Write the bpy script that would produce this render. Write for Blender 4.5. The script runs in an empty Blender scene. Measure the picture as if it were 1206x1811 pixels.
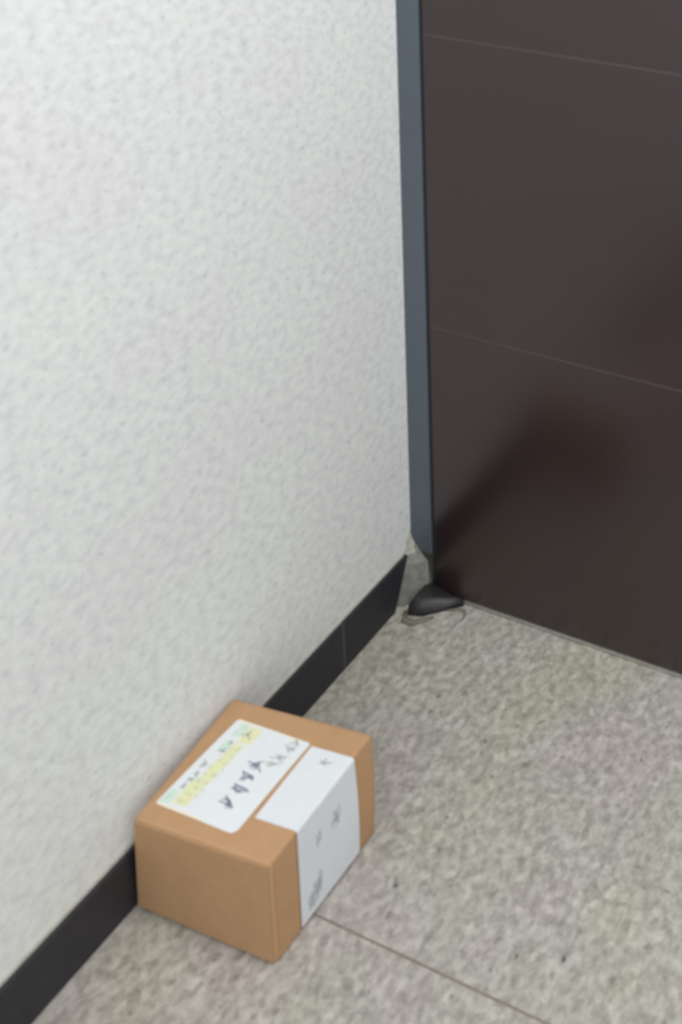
import bpy, bmesh, math, random
from mathutils import Vector, Matrix

scene = bpy.context.scene
COL = scene.collection

# ------------------------------------------------------------------ camera
cam_data = bpy.data.cameras.new('camera')
cam = bpy.data.objects.new('camera', cam_data)
COL.objects.link(cam)
cam.location = (1.1673, -1.1843, 1.5575)
cam.rotation_euler = (1.43494, -0.04961, 0.26384)
cam_data.sensor_fit = 'HORIZONTAL'
cam_data.sensor_width = 36.0
cam_data.lens = 1591.09 * 36.0 / 1206.0
cam_data.shift_x = (603.0 - 1605.25) / 1206.0
cam_data.shift_y = (-236.33 - 905.5) / 1206.0
cam_data.clip_start = 0.02
cam_data.dof.use_dof = True            # the phone's focus lies beyond the corner: everything a little soft
cam_data.dof.focus_distance = 60.0
cam_data.dof.aperture_fstop = 9.0
scene.camera = cam

# ------------------------------------------------------------------ world, lamps, exposure
scene.view_settings.view_transform = 'Standard'
scene.view_settings.look = 'None'
scene.view_settings.gamma = 1.0
scene.view_settings.use_curve_mapping = False
scene.view_settings.exposure = 0.0

world = bpy.data.worlds.new('world')
scene.world = world
world.use_nodes = True
bgn = world.node_tree.nodes['Background']
bgn.inputs[0].default_value = (0.95, 0.98, 1.0, 1)
WORLD = (1.0, -0.30, -0.45)           # daylight of the stair hall: mean, share from the right, share from the door side
wt = world.node_tree
geo = wt.nodes.new('ShaderNodeTexCoord')
dot = wt.nodes.new('ShaderNodeVectorMath')
dot.operation = 'DOT_PRODUCT'
dot.inputs[1].default_value = (WORLD[1] * WORLD[0], WORLD[2] * WORLD[0], 0.0)
wt.links.new(geo.outputs['Generated'], dot.inputs[0])
add = wt.nodes.new('ShaderNodeMath')
add.operation = 'ADD'
add.inputs[1].default_value = WORLD[0]
wt.links.new(dot.outputs['Value'], add.inputs[0])
wt.links.new(add.outputs[0], bgn.inputs[1])

LAMP = (1.15, -0.4, 3.16)
ld = bpy.data.lights.new('ceiling_lamp_glow', 'AREA')
ld.shape = 'DISK'
ld.size = 0.50
ld.energy = 42.0
ld.color = (1.0, 0.99, 0.985)
lamp_light = bpy.data.objects.new('ceiling_lamp_glow', ld)
COL.objects.link(lamp_light)
lamp_light.location = (LAMP[0], LAMP[1], LAMP[2] - 0.062)

# ------------------------------------------------------------------ helpers
def srgb(r, g, b):
    def f(c):
        c /= 255.0
        return c / 12.92 if c <= 0.04045 else ((c + 0.055) / 1.055) ** 2.4
    return (f(r), f(g), f(b), 1.0)


class NT:
    def __init__(self, name):
        self.m = bpy.data.materials.new(name)
        self.m.use_nodes = True
        self.t = self.m.node_tree
        self.bsdf = self.t.nodes['Principled BSDF']

    def n(self, kind, **kw):
        nd = self.t.nodes.new(kind)
        for k, v in kw.items():
            setattr(nd, k, v)
        return nd

    def l(self, a, b):
        self.t.links.new(a, b)

    def coord(self):
        return self.n('ShaderNodeTexCoord').outputs['Object']

    def noise(self, vec, scale, detail=3.0, rough=0.55):
        nd = self.n('ShaderNodeTexNoise')
        nd.inputs['Scale'].default_value = scale
        nd.inputs['Detail'].default_value = detail
        nd.inputs['Roughness'].default_value = rough
        self.l(vec, nd.inputs['Vector'])
        return nd.outputs['Fac']

    def voro(self, vec, scale, out='Distance'):
        nd = self.n('ShaderNodeTexVoronoi')
        nd.inputs['Scale'].default_value = scale
        self.l(vec, nd.inputs['Vector'])
        return nd.outputs[out]

    def ramp(self, fac, stops, interp='LINEAR'):
        nd = self.n('ShaderNodeValToRGB')
        nd.color_ramp.interpolation = interp
        el = nd.color_ramp.elements
        while len(el) < len(stops):
            el.new(0.5)
        for e, (p, c) in zip(el, stops):
            e.position = p
            e.color = c
        self.l(fac, nd.inputs['Fac'])
        return nd.outputs['Color']

    def mix(self, fac, a, b, mode='MIX'):
        nd = self.n('ShaderNodeMix', data_type='RGBA', blend_type=mode)
        if isinstance(fac, float):
            nd.inputs[0].default_value = fac
        else:
            self.l(fac, nd.inputs[0])
        for i, v in ((6, a), (7, b)):
            if isinstance(v, tuple):
                nd.inputs[i].default_value = v
            else:
                self.l(v, nd.inputs[i])
        return nd.outputs[2]

    def bump(self, h, strength, dist):
        nd = self.n('ShaderNodeBump')
        nd.inputs['Strength'].default_value = strength
        nd.inputs['Distance'].default_value = dist
        self.l(h, nd.inputs['Height'])
        self.l(nd.outputs['Normal'], self.bsdf.inputs['Normal'])

    def done(self, color, rough=0.6, spec=0.5):
        if isinstance(color, tuple):
            self.bsdf.inputs['Base Color'].default_value = color
        else:
            self.l(color, self.bsdf.inputs['Base Color'])
        self.bsdf.inputs['Roughness'].default_value = rough
        self.bsdf.inputs['Specular IOR Level'].default_value = spec
        return self.m


def G(v):
    return (v, v, v, 1.0)


# ------------------------------------------------------------------ materials
def mat_wall():
    t = NT('sprayed_stone_wall')
    c = t.coord()
    n1 = t.noise(c, 80, 2, 0.5)
    n2 = t.noise(c, 120, 1, 0.5)
    n3 = t.noise(c, 5, 3, 0.5)
    base = t.ramp(n1, [(0.30, srgb(219, 220, 221)), (0.47, srgb(229, 230, 229)), (0.68, srgb(236, 238, 236))])
    spk = t.ramp(n2, [(0.25, srgb(196, 198, 199)), (0.36, G(1.0)), (1.0, G(1.0))])
    col = t.mix(0.40, base, spk, 'MULTIPLY')
    big = t.ramp(n3, [(0.3, srgb(250, 248, 249)), (0.7, srgb(252, 255, 252))])
    col = t.mix(1.0, col, big, 'MULTIPLY')
    t.bump(n1, 0.08, 0.0010)
    return t.done(col, 0.75, 0.25)


def mat_floor():
    t = NT('speckled_stone_floor')
    c = t.coord()
    v1 = t.voro(c, 105, 'Color')
    v2 = t.voro(c, 210, 'Color')
    n1 = t.noise(c, 85, 3, 0.6)
    n2 = t.noise(c, 4, 3, 0.5)
    n4 = t.noise(c, 62, 2, 0.5)
    b1 = t.ramp(v1, [(0.06, srgb(118, 113, 106)), (0.2, srgb(150, 146, 137)), (0.55, srgb(168, 164, 155)),
                     (0.9, srgb(202, 199, 190)), (1.0, srgb(226, 224, 214))])
    b2 = t.ramp(v2, [(0.04, srgb(108, 104, 98)), (0.3, srgb(158, 154, 146)), (0.75, srgb(174, 170, 162)), (1.0, srgb(205, 203, 196))])
    col = t.mix(0.35, b1, b2)
    b3 = t.ramp(n1, [(0.32, srgb(116, 111, 104)), (0.5, srgb(165, 161, 152)), (0.68, srgb(208, 204, 195))])
    col = t.mix(0.4, col, b3)
    # warm and greenish drifts of the aggregate
    tint = t.ramp(n2, [(0.35, (0.99, 0.94, 0.99, 1)), (0.5, (0.97, 0.97, 0.99, 1)), (0.65, (0.96, 0.98, 0.91, 1))])
    col = t.mix(1.0, col, tint, 'MULTIPLY')
    # rare darker chips
    chips = t.ramp(n4, [(0.24, srgb(150, 145, 140)), (0.31, G(1.0)), (1.0, G(1.0))])
    col = t.mix(1.0, col, chips, 'MULTIPLY')
    t.bump(n1, 0.12, 0.001)
    return t.done(col, 0.5, 0.4)


def mat_simple(name, col, rough=0.6, spec=0.4, vary=0.10, scale=60, metal=0.0, bump=0.0):
    t = NT(name)
    c = t.coord()
    n = t.noise(c, scale, 3, 0.6)
    lo = tuple(x * (1 - vary) for x in col[:3]) + (1,)
    hi = tuple(min(1, x * (1 + vary)) for x in col[:3]) + (1,)
    k = t.ramp(n, [(0.3, lo), (0.7, hi)])
    if bump:
        t.bump(n, 0.3, bump)
    t.bsdf.inputs['Metallic'].default_value = metal
    return t.done(k, rough, spec)


def mat_cardboard():
    t = NT('brown_cardboard')
    c = t.coord()
    n = t.noise(c, 28, 4, 0.6)
    m = t.n('ShaderNodeMapping')
    m.inputs['Scale'].default_value = (25, 25, 260)
    t.l(c, m.inputs['Vector'])
    fib = t.noise(m.outputs['Vector'], 1.0, 3, 0.6)
    k = t.ramp(n, [(0.3, srgb(182, 144, 107)), (0.7, srgb(190, 152, 114))])
    f = t.ramp(fib, [(0.3, srgb(246, 244, 241)), (0.7, G(1.0))])
    k = t.mix(0.6, k, f, 'MULTIPLY')
    t.bump(fib, 0.15, 0.0004)
    return t.done(k, 0.7, 0.25)


def mat_door():
    t = NT('dark_brown_door_laminate')
    c = t.coord()
    m = t.n('ShaderNodeMapping')
    m.inputs['Scale'].default_value = (6, 6, 90)
    t.l(c, m.inputs['Vector'])
    n = t.noise(m.outputs['Vector'], 1.0, 3, 0.6)
    n2 = t.noise(c, 9, 2, 0.5)
    k = t.ramp(n, [(0.3, srgb(34, 22, 24)), (0.7, srgb(37, 25, 26))])
    k2 = t.ramp(n2, [(0.35, srgb(247, 255, 252)), (0.65, srgb(255, 248, 250))])
    k = t.mix(1.0, k, k2, 'MULTIPLY')
    t.bsdf.inputs['Specular Tint'].default_value = (1.0, 0.86, 0.86, 1.0)
    return t.done(k, 0.28, 0.85)


M_WALL = mat_wall()
M_FLOOR = mat_floor()
M_BASE = mat_simple('black_base_tile', srgb(44, 43, 49), 0.45, 0.4, 0.12, 70)
M_GROUT = mat_simple('pale_grout', srgb(172, 170, 160), 0.85, 0.2, 0.12, 120, bump=0.001)
M_GREYGROUT = mat_simple('dark_joint_grout', srgb(100, 97, 97), 0.85, 0.2, 0.1, 120)
M_CAULK = mat_simple('grey_mortar', srgb(132, 132, 127), 0.9, 0.15, 0.22, 90, bump=0.003)
M_JOINT = mat_simple('floor_joint', srgb(132, 123, 112), 0.85, 0.2, 0.2, 50)
M_CARD = mat_cardboard()
M_CARD_EDGE = mat_simple('cut_cardboard_edge', srgb(150, 108, 74), 0.8, 0.2, 0.1, 200)
M_DOOR = mat_door()
M_SEAM = mat_simple('door_seam_lip', srgb(78, 68, 68), 0.4, 0.5, 0.03, 40)
M_FRAME = mat_simple('blue_grey_painted_steel', srgb(80, 88, 98), 0.45, 0.5, 0.05, 30)
M_GAP_SHADE = mat_simple('black_door_gap_shade', srgb(42, 41, 46), 0.6, 0.3, 0.05, 30)  # near-black colour stands in for the shadow in the door gap
M_SHOE = mat_simple('dark_grey_cast_metal', srgb(50, 48, 50), 0.5, 0.5, 0.15, 120)
M_STAIN = mat_simple('olive_sealant_smear', srgb(122, 118, 104), 0.7, 0.3, 0.12, 120)
M_PAPER = mat_simple('white_label_paper', srgb(226, 231, 233), 0.45, 0.4, 0.015, 60)
M_PAPER2 = mat_simple('plain_white_label_paper', srgb(222, 226, 230), 0.5, 0.35, 0.015, 60)
M_YEL = mat_simple('pale_yellow_print', srgb(226, 227, 184), 0.5, 0.35, 0.05, 150)
M_MINT = mat_simple('pale_mint_print', srgb(206, 226, 212), 0.5, 0.35, 0.05, 150)
M_CREAM = mat_simple('cream_label_rim', srgb(238, 228, 205), 0.5, 0.35, 0.03, 150)
M_INK = mat_simple('blue_black_ink', srgb(112, 122, 142), 0.6, 0.3, 0.05, 150)
M_GREYINK = mat_simple('grey_green_print', srgb(156, 164, 156), 0.6, 0.3, 0.05, 150)
M_SIDEINK = mat_simple('soft_grey_print', srgb(172, 176, 180), 0.6, 0.3, 0.05, 150)
M_CEIL = mat_simple('white_ceiling_paint', srgb(225, 225, 222), 0.9, 0.2, 0.02, 12)
M_LAMPW = mat_simple('white_lamp_housing', srgb(235, 235, 232), 0.4, 0.4, 0.01, 12)
M_STEEL = mat_simple('brushed_steel', srgb(160, 160, 162), 0.3, 0.5, 0.05, 80, metal=1.0)


# ------------------------------------------------------------------ mesh helpers
def obj(name, bm, mats, parent=None, smooth=False):
    me = bpy.data.meshes.new(name)
    bmesh.ops.recalc_face_normals(bm, faces=bm.faces)
    bm.to_mesh(me)
    bm.free()
    for m in (mats if isinstance(mats, (list, tuple)) else [mats]):
        me.materials.append(m)
    if smooth:
        for p in me.polygons:
            p.use_smooth = True
    o = bpy.data.objects.new(name, me)
    COL.objects.link(o)
    if parent:
        o.parent = parent
        o.matrix_parent_inverse = Matrix.Identity(4)
    return o


def box(bm, x0, x1, y0, y1, z0, z1, bev=0.0, mi=0, seg=2):
    r = bmesh.ops.create_cube(bm, size=1.0)
    vs = r['verts']
    for v in vs:
        v.co = Vector((x0 if v.co.x < 0 else x1, y0 if v.co.y < 0 else y1, z0 if v.co.z < 0 else z1))
    fs = set(f for v in vs for f in v.link_faces)
    for f in fs:
        f.material_index = mi
    if bev:
        es = list(set(e for v in vs for e in v.link_edges))
        bmesh.ops.bevel(bm, geom=es, offset=bev, segments=seg, affect='EDGES', profile=0.5, material=mi)


def prism(bm, pts, z0, z1, mi=0, bev=0.0):
    lo = [bm.verts.new((x, y, z0)) for x, y in pts]
    hi = [bm.verts.new((x, y, z1)) for x, y in pts]
    n = len(pts)
    f = [bm.faces.new(lo[::-1]), bm.faces.new(hi)]
    for i in range(n):
        f.append(bm.faces.new((lo[i], lo[(i + 1) % n], hi[(i + 1) % n], hi[i])))
    for q in f:
        q.material_index = mi
    if bev:
        bmesh.ops.bevel(bm, geom=list(f[1].edges), offset=bev, segments=2, affect='EDGES', profile=0.5)


def struct(o):
    o['kind'] = 'structure'
    return o


def empty(name, loc):
    o = bpy.data.objects.new(name, None)
    o.empty_display_size = 0.05
    COL.objects.link(o)
    o.location = loc
    return o


def tag(o, label, cat, group=None):
    o['label'] = label
    o['category'] = cat
    if group:
        o['group'] = group
    return o


# ------------------------------------------------------------------ setting
RX, BY, CZ = 1.5, -1.6, 3.2

bm = bmesh.new()      # floor: slabs with a sunk joint line running parallel to the door
JY = -0.4187
JW = 0.0012
box(bm, -0.12, RX, BY, JY - JW, -0.05, 0.0)
box(bm, -0.12, RX, JY + JW, 0.25, -0.05, 0.0)
box(bm, -0.12, RX, JY - JW, JY + JW, -0.05, -0.0008, mi=1)
struct(obj('floor', bm, [M_FLOOR, M_JOINT]))

bm = bmesh.new()
box(bm, -0.12, 0.0, BY, 0.0, 0.0, CZ)
struct(obj('wall_left', bm, M_WALL))

bm = bmesh.new()      # wall around and over the door
box(bm, 1.02, RX, 0.0, 0.12, 0.0, CZ)
box(bm, -0.12, 1.02, 0.0, 0.12, 2.12, CZ)
box(bm, -0.12, 0.0, 0.0, 0.12, 0.0, 2.12)
struct(obj('wall_back', bm, M_WALL))

bm = bmesh.new()
box(bm, -0.12, RX, BY, 0.12, CZ, CZ + 0.08)
struct(obj('ceiling', bm, M_CEIL))

# baseboard of dark tiles with pale caulk on the top edge and one visible joint
BT, BH = 0.0085, 0.085
bm = bmesh.new()
ys = [-0.0335, -0.1600, -0.76, -1.36, BY]
for i in range(len(ys) - 1):
    a, b = ys[i + 1] + (0.0008 if i + 1 < len(ys) - 1 else 0), ys[i] - (0.0008 if i else 0)
    if i == 0:
        # last short tile, its end cut at a slant
        v = [(0, a, 0), (BT, a, 0), (BT, b - 0.024, 0), (0, b - 0.024, 0),
             (0, a, BH), (BT, a, BH), (BT, b + 0.006, BH), (0, b + 0.006, BH)]
        vs = [bm.verts.new(p) for p in v]
        for f in ((0, 1, 2, 3), (4, 5, 6, 7), (0, 1, 5, 4), (1, 2, 6, 5), (2, 3, 7, 6), (3, 0, 4, 7)):
            bm.faces.new([vs[k] for k in f])
    else:
        box(bm, 0.0, BT, a, b, 0.0, BH, bev=0.0008)
    if i:
        box(bm, 0.0, BT - 0.0002, ys[i] - 0.0014, ys[i] + 0.0014, 0.0, BH - 0.001, mi=1)
struct(obj('baseboard_left', bm, [M_BASE, M_GREYGROUT]))

bm = bmesh.new()      # thin sealing bead where wall meets the tile top
box(bm, -0.001, 0.0035, BY, -0.03, BH - 0.0005, BH + 0.0035, bev=0.001)
struct(obj('trim_1', bm, M_GROUT))

bm = bmesh.new()      # mortar bead along the back floor edge under the door sill
box(bm, 0.105, 1.02, -0.0065, 0.02, -0.002, 0.0035, bev=0.001)
struct(obj('trim_2', bm, M_GROUT))

# door frame and door
fr = struct(empty('door_1', (0.0, 0.0, 0.0)))
bm = bmesh.new()
box(bm, 0.0005, 0.044, -0.012, 0.09, 0.083, 2.12, bev=0.0015)
box(bm, 0.976, 1.02, -0.012, 0.09, 0.083, 2.12, bev=0.0015)
box(bm, 0.0005, 1.02, -0.012, 0.09, 2.076, 2.12, bev=0.0015)
obj('door_frame', bm, M_FRAME, fr)
bm = bmesh.new()  # dark strips paint the gap shadow between frame and leaf
box(bm, 0.044, 0.0515, -0.008, 0.02, 0.012, 2.08)
box(bm, 0.968, 0.976, -0.008, 0.02, 0.012, 2.08)
obj('gap_shade_strips', bm, M_GAP_SHADE, fr)
bm = bmesh.new()
zs = [0.0117, 0.5238, 1.0456, 1.568, 2.074]
for i in range(4):
    a = zs[i] + (0.0014 if i else 0)
    b = zs[i + 1] - (0.0014 if i < 3 else 0)
    box(bm, 0.0515, 0.968, -0.0103, 0.035, a, b, bev=0.0006)
    if i:
        box(bm, 0.0525, 0.967, -0.0098, 0.03, zs[i] - 0.0018, zs[i] + 0.0018, mi=1)
obj('door_leaf', bm, [M_DOOR, M_SEAM], fr)
bm = bmesh.new()      # lever handle, above the frame of the photograph
box(bm, 0.875, 0.915, -0.022, -0.010, 0.93, 1.07, bev=0.004)
box(bm, 0.887, 0.903, -0.055, -0.020, 0.99, 1.006, bev=0.004)
box(bm, 0.775, 0.903, -0.060, -0.046, 0.990, 1.006, bev=0.005)
obj('door_handle', bm, M_STEEL, fr)

# rough mortar fill at the foot of the frame
rnd = random.Random(4)
bm = bmesh.new()
nz, na = 16, 12
rows = []
for i in range(nz + 1):
    z = 0.118 * i / nz
    k = i / nz
    wx = 0.040 if k < 0.66 else 0.016 - 0.012 * (k - 0.66) / 0.34
    dy = 0.036 * (1 - k) ** 0.8 + 0.0135
    row = []
    for j in range(na + 1):
        s = j / na
        x = -0.002 + wx * s
        # bulge: hugs the baseboard end at the left, runs back to the frame face at the right
        y = -dy * (1 - s ** 1.5) - 0.0135 * s
        row.append(bm.verts.new((x + rnd.uniform(-1, 1) * 0.0012, y + rnd.uniform(-1, 1) * 0.0012, z)))
    rows.append(row)
for i in range(nz):
    for j in range(na):
        bm.faces.new((rows[i][j], rows[i][j + 1], rows[i + 1][j + 1], rows[i + 1][j])).material_index = 1 if i >= 11 or (j < 2 and i > 6) else 0
back = [[bm.verts.new((v.co.x, 0.03, v.co.z)) for v in (r[0], r[-1])] for r in (rows[0], rows[-1])]
bm.faces.new([rows[-1][k] for k in range(na + 1)] + [back[1][1], back[1][0]])
bm.faces.new([r[0] for r in rows] + [back[1][0], back[0][0]])
bm.faces.new([r[-1] for r in rows] + [back[1][1], back[0][1]])
struct(obj('trim_3', bm, [M_CAULK, M_GROUT], smooth=True))

# dark door shoe / hinge foot lying in the corner
shoe = empty('hinge_foot', (0.07, -0.02, 0.0))
tag(shoe, 'small dark grey metal wedge on the floor at the foot of the door frame', 'door stop')
bm = bmesh.new()
px, py = 0.07, -0.02
low = [(0.026, -0.046), (0.033, -0.055), (0.058, -0.050), (0.082, -0.033), (0.112, -0.012), (0.104, -0.010), (0.03, -0.010)]
top = [(0.034, -0.036), (0.038, -0.044), (0.056, -0.042), (0.074, -0.024), (0.094, -0.012), (0.09, -0.0105), (0.036, -0.0105)]
lo = [bm.verts.new((x - px, y - py, 0.0)) for x, y in low]
md = [bm.verts.new((x - px, y - py, 0.010)) for x, y in low]
hi = [bm.verts.new((x - px, y - py, 0.024 - 0.014 * max(0, (x - 0.04)) / 0.06)) for x, y in top]
bm.faces.new(lo[::-1])
bm.faces.new(hi)
for A, B in ((lo, md), (md, hi)):
    for i in range(7):
        bm.faces.new((A[i], A[(i + 1) % 7], B[(i + 1) % 7], B[i]))
obj('wedge', bm, M_SHOE, shoe, smooth=True)


def tube(bm, pts, r, seg=6, mi=0, flat=0.5):
    rings = []
    for i, p in enumerate(pts):
        p = Vector(p)
        d = (Vector(pts[min(i + 1, len(pts) - 1)]) - Vector(pts[max(i - 1, 0)])).normalized()
        side = d.cross(Vector((0, 0, 1))).normalized()
        up = side.cross(d)
        rr = r * (0.45 if i in (0, len(pts) - 1) else 1)
        rings.append([bm.verts.new(p + side * rr * math.cos(2 * math.pi * k / seg) + up * rr * flat * math.sin(2 * math.pi * k / seg)) for k in range(seg)])
    for a, b in zip(rings, rings[1:]):
        for k in range(seg):
            bm.faces.new((a[k], a[(k + 1) % seg], b[(k + 1) % seg], b[k])).material_index = mi
    bm.faces.new(rings[0][::-1])
    bm.faces.new(rings[-1])


# olive bead of sealant curling on the floor in front of the wedge
bm = bmesh.new()
tube(bm, [(0.022, -0.050, 0.0012), (0.034, -0.064, 0.0014), (0.050, -0.065, 0.0014), (0.066, -0.055, 0.0013), (0.078, -0.045, 0.0012)], 0.0055)
tube(bm, [(0.086, -0.030, 0.0012), (0.106, -0.021, 0.0012), (0.1195, -0.0195, 0.0012), (0.1265, -0.026, 0.0012), (0.1275, -0.034, 0.0010)], 0.0030)
seal = obj('sealant_smear', bm, M_STAIN, smooth=True)
tag(seal, 'dull olive smear of sealant curled on the floor below the corner wedge', 'sealant')

# ceiling lamp (above the frame of the photograph)
lamp = empty('ceiling_lamp', LAMP)
tag(lamp, 'round white flush lamp on the ceiling above the parcel', 'ceiling light')
bm = bmesh.new()
bmesh.ops.create_cone(bm, cap_ends=True, segments=48, radius1=0.27, radius2=0.29, depth=0.05, matrix=Matrix.Translation((0, 0, 0.015)))
obj('lamp_housing', bm, M_LAMPW, lamp)
bm = bmesh.new()
bmesh.ops.create_cone(bm, cap_ends=True, segments=48, radius1=0.235, radius2=0.26, depth=0.04, matrix=Matrix.Translation((0, 0, -0.03)))
obj('lamp_diffuser', bm, M_LAMPW, lamp)

# ------------------------------------------------------------------ parcel
# eight corners of the slightly out-of-square carton, metres
CORN = {
    (0, 0, 0): (0.0095, -0.4773, 0.0006), (1, 0, 0): (0.2316, -0.4707, 0.0006),
    (1, 1, 0): (0.2362, -0.3251, 0.0006), (0, 1, 0): (0.0095, -0.3319, 0.0006),
    (0, 0, 1): (0.0197, -0.4810, 0.1420), (1, 0, 1): (0.2308, -0.4717, 0.1492),
    (1, 1, 1): (0.2286, -0.3169, 0.1496), (0, 1, 1): (0.0030, -0.3364, 0.1481),
}
ORG = Vector((0.118, -0.400, 0.0))
DIM = Vector((0.218, 0.150, 0.147))
RAD = 0.0035


def warp(u, v, w):
    """unit box coordinates (a little outside 0..1 allowed) to metres, relative to the parcel's base"""
    p = Vector((0, 0, 0))
    for (i, j, k), c in CORN.items():
        p += Vector(c) * ((u if i else 1 - u) * (v if j else 1 - v) * (w if k else 1 - w))
    # the board bows a little
    sw = math.sin(math.pi * min(1, max(0, w)))
    su = math.sin(math.pi * min(1, max(0, u)))
    sv = math.sin(math.pi * min(1, max(0, v)))
    p.x += 0.0045 * sw * u * max(0, v) ** 2
    p.z += 0.0015 * su * sv * w
    p.y -= 0.0010 * su * sw * (1 - v)
    return p - ORG


def unit_round(a, b, c, rad=RAD):
    """round the unit box: a point on its surface, in metres of DIM, pulled to a rounded edge"""
    q = Vector((a * DIM.x, b * DIM.y, c * DIM.z))
    k = Vector((min(max(q.x, rad), DIM.x - rad), min(max(q.y, rad), DIM.y - rad), min(max(q.z, rad), DIM.z - rad)))
    d = q - k
    if d.length > 1e-9:
        q = k + d.normalized() * rad
    return q.x / DIM.x, q.y / DIM.y, q.z / DIM.z


def steps(n, dim):
    e = RAD / dim
    return [0, e * 0.35, e * 0.7, e] + [e + (1 - 2 * e) * i / n for i in range(1, n)] + [1 - e, 1 - e * 0.7, 1 - e * 0.35, 1]


parcel = empty('cardboard_parcel', ORG)
tag(parcel, 'small brown cardboard parcel with white labels on the floor against the wall', 'parcel')

bm = bmesh.new()
cache = {}


def gv(a, b, c):
    k = (round(a, 6), round(b, 6), round(c, 6))
    if k not in cache:
        cache[k] = bm.verts.new(warp(*unit_round(a, b, c)))
    return cache[k]


U, V, W = steps(10, DIM.x), steps(8, DIM.y), steps(8, DIM.z)
for A, B, fn in ((U, V, lambda a, b: [gv(a, b, c) for c in (0, 1)]),
                 (U, W, lambda a, b: [gv(a, c, b) for c in (0, 1)]),
                 (V, W, lambda a, b: [gv(c, a, b) for c in (0, 1)])):
    for i in range(len(A) - 1):
        for j in range(len(B) - 1):
            q = [fn(A[i], B[j]), fn(A[i + 1], B[j]), fn(A[i + 1], B[j + 1]), fn(A[i], B[j + 1])]
            for s in (0, 1):
                try:
                    bm.faces.new([x[s] for x in q])
                except ValueError:
                    pass
obj('carton', bm, M_CARD, parcel, smooth=True)


def panel(name, P, grid_s, grid_t, thick, mats, parent, extra=None):
    """a thin solid sheet: P(s, t, off) gives the point 'off' metres above the carton"""
    bm = bmesh.new()
    lay = []
    for off in (0.0, thick):
        lay.append([[bm.verts.new(P(s, t, off)) for t in grid_t] for s in grid_s])
    ns, nt = len(grid_s), len(grid_t)
    for k in (0, 1):
        for i in range(ns - 1):
            for j in range(nt - 1):
                bm.faces.new((lay[k][i][j], lay[k][i + 1][j], lay[k][i + 1][j + 1], lay[k][i][j + 1]))
    for i in range(ns - 1):
        for j in (0, nt - 1):
            bm.faces.new((lay[0][i][j], lay[0][i + 1][j], lay[1][i + 1][j], lay[1][i][j]))
    for j in range(nt - 1):
        for i in (0, ns - 1):
            bm.faces.new((lay[0][i][j], lay[0][i][j + 1], lay[1][i][j + 1], lay[1][i][j]))
    return bm


def lin(a, b, n):
    return [a + (b - a) * i / n for i in range(n + 1)]


# front end panel, glued over the side: a thin sheet whose right edge shows as a line beside the corner
def P_front(s, t, off):
    return warp(s, 0.0, t) + Vector((0, -0.0002 - off, 0))


bm = panel('end_panel', P_front, lin(0.012, 0.990, 12), lin(0.012, 0.985, 8), 0.0012, None, None)
obj('end_panel', bm, M_CARD, parcel)


# glued flap covering the front strip of the right side, seen as a thin dark line at its edge
def P_side(s, t, off):
    return warp(1.0, s, t) + Vector((0.0002 + off, 0, 0))


bm = panel('side_flap', P_side, lin(0.035, 0.225, 4), lin(0.010, 0.975, 8), 0.0008, None, None)
obj('side_flap', bm, M_CARD, parcel)

# --- address label on the top
L1 = [(0.0508, 0.1351), (0.6660, 0.1010), (0.6890, 0.8134), (0.1387, 0.8523)]


def lab1_uv(s, t):
    u = (1 - s) * (1 - t) * L1[0][0] + s * (1 - t) * L1[1][0] + s * t * L1[2][0] + (1 - s) * t * L1[3][0]
    v = (1 - s) * (1 - t) * L1[0][1] + s * (1 - t) * L1[1][1] + s * t * L1[2][1] + (1 - s) * t * L1[3][1]
    return u, v


def top_pt(u, v, off):
    return warp(u, v, 1.0) + Vector((0, 0, off))


def rounded_poly(n=8, r=0.06, radii=None):
    pts = []
    for ci, (cx, cy, a0) in enumerate(((0, 0, 180), (1, 0, 270), (1, 1, 0), (0, 1, 90))):
        rr = radii[ci] if radii else r
        ox = rr if cx == 0 else 1 - rr
        oy = rr if cy == 0 else 1 - rr
        for i in range(n + 1):
            a = math.radians(a0 + 90 * i / n)
            pts.append((ox + rr * math.cos(a), oy + rr * math.sin(a)))
    return pts


def sheet(bm, pts, base, th, mapf, mi=0):
    """a flat patch of outline pts, following the surface, from height base to base+th"""
    lo = [bm.verts.new(mapf(s, t, base)) for s, t in pts]
    hi = [bm.verts.new(mapf(s, t, base + th)) for s, t in pts]
    n = len(pts)
    cs, ct = sum(p[0] for p in pts) / n, sum(p[1] for p in pts) / n
    mid = bm.verts.new(mapf(cs, ct, base + th))
    for i in range(n):
        bm.faces.new((lo[i], lo[(i + 1) % n], hi[(i + 1) % n], hi[i])).material_index = mi
        # two rings keep the sheet on the bowed board
        bm.faces.new((hi[i], hi[(i + 1) % n], mid)).material_index = mi


def lab1(s, t, off):
    u, v = lab1_uv(s, t)
    return top_pt(u, v, off)


bm = bmesh.new()
# base sheet as a clipped grid: rounded outline
N = 18
radii = (0.03, 0.07, 0.03, 0.03)


def lab1_grid(s, t):
    # squircle-like pull at the corners
    for ci, (cx, cy) in enumerate(((0, 0), (1, 0), (1, 1), (0, 1))):
        r = radii[ci]
        dx = (r - s) if cx == 0 else (s - (1 - r))
        dy = (r - t) if cy == 0 else (t - (1 - r))
        if dx > 0 and dy > 0:
            m = math.hypot(dx, dy)
            k = max(dx, dy) / m
            dx, dy = dx * k, dy * k
            s = r - dx if cx == 0 else 1 - r + dx
            t = r - dy if cy == 0 else 1 - r + dy
    return s, t


gs = sorted(set([0, .01, .02, .03, .05, .07, .93, .95, .97, .98, .99, 1] + lin(0.12, 0.88, 10)))
bm.free()
bm = panel('shipping_label', lambda s, t, o: lab1(*lab1_grid(s, t), o + 0.0001), gs, gs, 0.0004, None, None)
lab = obj('shipping_label', bm, M_PAPER, parcel)
lab['label'] = 'white address label with yellow band and handwriting'


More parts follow.
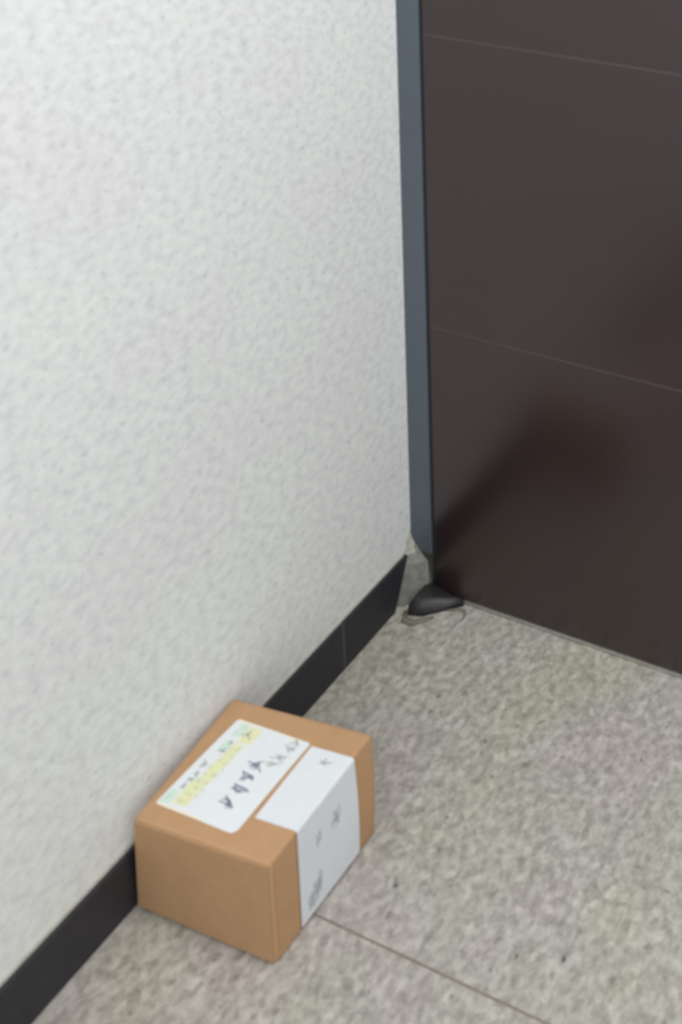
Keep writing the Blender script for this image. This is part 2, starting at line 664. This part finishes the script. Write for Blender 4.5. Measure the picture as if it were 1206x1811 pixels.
def on1(s, t, off):
    return lab1(s, t, 0.0005 + off)


def inv1(u, v):
    s, t = 0.5, 0.5
    for _ in range(20):
        a, b = lab1_uv(s, t)
        e = 1e-4
        a1, b1 = lab1_uv(s + e, t)
        a2, b2 = lab1_uv(s, t + e)
        j = ((a1 - a) / e, (a2 - a) / e, (b1 - b) / e, (b2 - b) / e)
        det = j[0] * j[3] - j[1] * j[2]
        du, dv = u - a, v - b
        s += (du * j[3] - j[1] * dv) / det
        t += (j[0] * dv - j[2] * du) / det
    return s, t


def quad_pts(c, hx, hy, ang=0.0):
    ca, sa = math.cos(ang), math.sin(ang)
    return [(c[0] + x * ca - y * sa, c[1] + x * sa + y * ca) for x, y in ((-hx, -hy), (hx, -hy), (hx, hy), (-hx, hy))]


# printed bands
for c, hx, hy in (((0.235, 0.185), 0.085, 0.125), ((0.265, 0.42), 0.070, 0.115), ((0.275, 0.64), 0.065, 0.115),
                  ((0.300, 0.87), 0.085, 0.090)):
    bm = bmesh.new()
    sheet(bm, quad_pts(c, hx, hy), 0.0, 0.00008, on1)
    obj('yellow_band', bm, M_YEL, lab)
for c, hx, hy in (((0.075, 0.10), 0.055, 0.07), ((0.150, 0.90), 0.055, 0.07), ((0.140, 0.70), 0.045, 0.06)):
    bm = bmesh.new()
    sheet(bm, quad_pts(c, hx, hy), 0.00002, 0.00008, on1)
    obj('mint_print', bm, M_MINT, lab)
for c, hx, hy in (((0.30, 0.012), 0.29, 0.010), ((0.45, 0.987), 0.42, 0.010)):
    bm = bmesh.new()
    sheet(bm, quad_pts(c, hx, hy), 0.0, 0.00006, on1)
    obj('cream_rim', bm, M_CREAM, lab)

# handwriting: blurred strokes, four large characters and rows of small ones
rnd = random.Random(11)


def strokes(bm, c, size, n, wid, mapf, base):
    for _ in range(n):
        cx = c[0] + rnd.uniform(-0.35, 0.35) * size[0]
        cy = c[1] + rnd.uniform(-0.35, 0.35) * size[1]
        a = rnd.choice((0.0, math.pi / 2, 0.5, -0.6)) + rnd.uniform(-0.15, 0.15)
        ln = rnd.uniform(0.25, 0.55) * max(size)
        ln = min(ln, 0.5 * (abs(size[0] * math.cos(a)) + abs(size[1] * math.sin(a))))
        sheet(bm, quad_pts((cx, cy), ln, wid, a), base, 0.00006, mapf)


for uv, sz in (((0.492, 0.270), (0.15, 0.075)), ((0.488, 0.378), (0.15, 0.06)), ((0.476, 0.470), (0.15, 0.065)), ((0.473, 0.565), (0.15, 0.075))):
    bm = bmesh.new()
    strokes(bm, inv1(*uv), sz, 7, 0.006, on1, 0.00002)
    obj('handwritten_character', bm, M_INK, lab)
for grp in ((((0.570, 0.60), (0.13, 0.055)), ((0.578, 0.655), (0.13, 0.055)), ((0.592, 0.735), (0.11, 0.05)), ((0.600, 0.785), (0.11, 0.045))),
            (((0.139, 0.295), (0.05, 0.05)), ((0.150, 0.345), (0.05, 0.05)), ((0.157, 0.395), (0.05, 0.05)), ((0.163, 0.470), (0.07, 0.06))),
            (((0.275, 0.755), (0.11, 0.06)),),
            (((0.205, 0.60), (0.07, 0.05)), ((0.215, 0.66), (0.06, 0.05)))):
    bm = bmesh.new()
    for uv, sz in grp:
        strokes(bm, inv1(*uv), sz, 6, 0.004, on1, 0.00010)
    obj('small_print', bm, M_GREYINK, lab)
bm = bmesh.new()
for k in range(7):      # faint rows of print over the yellow band
    for j in range(9):
        s = 0.18 + 0.028 * k
        t = 0.10 + 0.075 * j + rnd.uniform(-0.01, 0.01)
        if rnd.random() < 0.55:
            sheet(bm, quad_pts((s, t), 0.0025, rnd.uniform(0.012, 0.026)), 0.0001, 0.00004, on1)
obj('faint_text_rows', bm, M_GREYINK, lab)

# --- plain label folded over the top right edge
ev = [(0.7075, 0.0), ]


def lab2_path():
    """(u, w) along the fold: over the top, round the edge, down the side to the floor"""
    e, f = RAD / DIM.x, RAD / DIM.z
    pts = [(u, 1.0) for u in lin(0.7075, 1 - e, 8)]
    for i in range(1, 6):
        a = math.radians(90 - 90 * i / 6)
        pts.append((1 - e + e * math.cos(a), 1 - f + f * math.sin(a)))
    pts += [(1.0, w) for w in lin(1 - f, 0.030, 10)]
    return pts


PATH = lab2_path()
ACC = [0.0]
for a, b in zip(PATH, PATH[1:]):
    ACC.append(ACC[-1] + math.hypot((b[0] - a[0]) * DIM.x, (b[1] - a[1]) * DIM.z))
TOT = ACC[-1]


def lab2(s, t, off):
    """s 0..1 along the fold, t 0..1 from front to back"""
    d = s * TOT
    for i in range(len(PATH) - 1):
        if ACC[i + 1] >= d - 1e-9:
            break
    k = (d - ACC[i]) / (ACC[i + 1] - ACC[i])
    u = PATH[i][0] + (PATH[i + 1][0] - PATH[i][0]) * k
    w = PATH[i][1] + (PATH[i + 1][1] - PATH[i][1]) * k
    v0 = 0.236
    v1 = 0.797 if w > 0.9 else 0.797 + (0.9 - w) * 0.025
    v = v0 + (v1 - v0) * t
    # outward normal of the rounded profile
    e, f = RAD / DIM.x, RAD / DIM.z
    nx = max(0, (u - (1 - e)) / e)
    nz = max(0, (w - (1 - f)) / f)
    n = Vector((nx, 0, nz))
    n = n.normalized() if n.length > 1e-6 else Vector((0, 0, 1))
    return warp(u, v, w) + n * (0.0012 * min(1, nx * 1.0) + 0.0001 + off)


gs2 = [a / TOT for a in ACC]
bm = panel('side_label', lab2, gs2, lin(0, 1, 8), 0.0004, None, None)
slab = obj('folded_label', bm, M_PAPER2, parcel)
slab['label'] = 'plain white label folded over the right edge'


def on2(s, t, off):
    return lab2(s, t, 0.0004 + off)


S_FOLD = ACC[11] / TOT


def side_to_st(y, w):
    """side-face coordinates (0..1 front-back, 0..1 up) to label coordinates"""
    s = S_FOLD + (1 - S_FOLD) * (1 - w) / 0.97
    return s, (y - 0.236) / 0.575


for grp in ((((0.612, 0.70), (0.075, 0.14), 6), ((0.58, 0.66), (0.06, 0.10), 4)),
            (((0.426, 0.666), (0.08, 0.10), 7),),
            (((0.405, 0.27), (0.10, 0.13), 9), ((0.370, 0.20), (0.11, 0.15), 12), ((0.33, 0.15), (0.09, 0.12), 9))):
    bm = bmesh.new()
    for (y, w), sz, n in grp:
        strokes(bm, side_to_st(y, w), sz, n, 0.006, on2, 0.00002)
    obj('small_print', bm, M_SIDEINK, slab)
bm = bmesh.new()
strokes(bm, (0.165, 0.85), (0.04, 0.10), 5, 0.005, on2, 0.00002)
obj('small_print', bm, M_SIDEINK, slab)
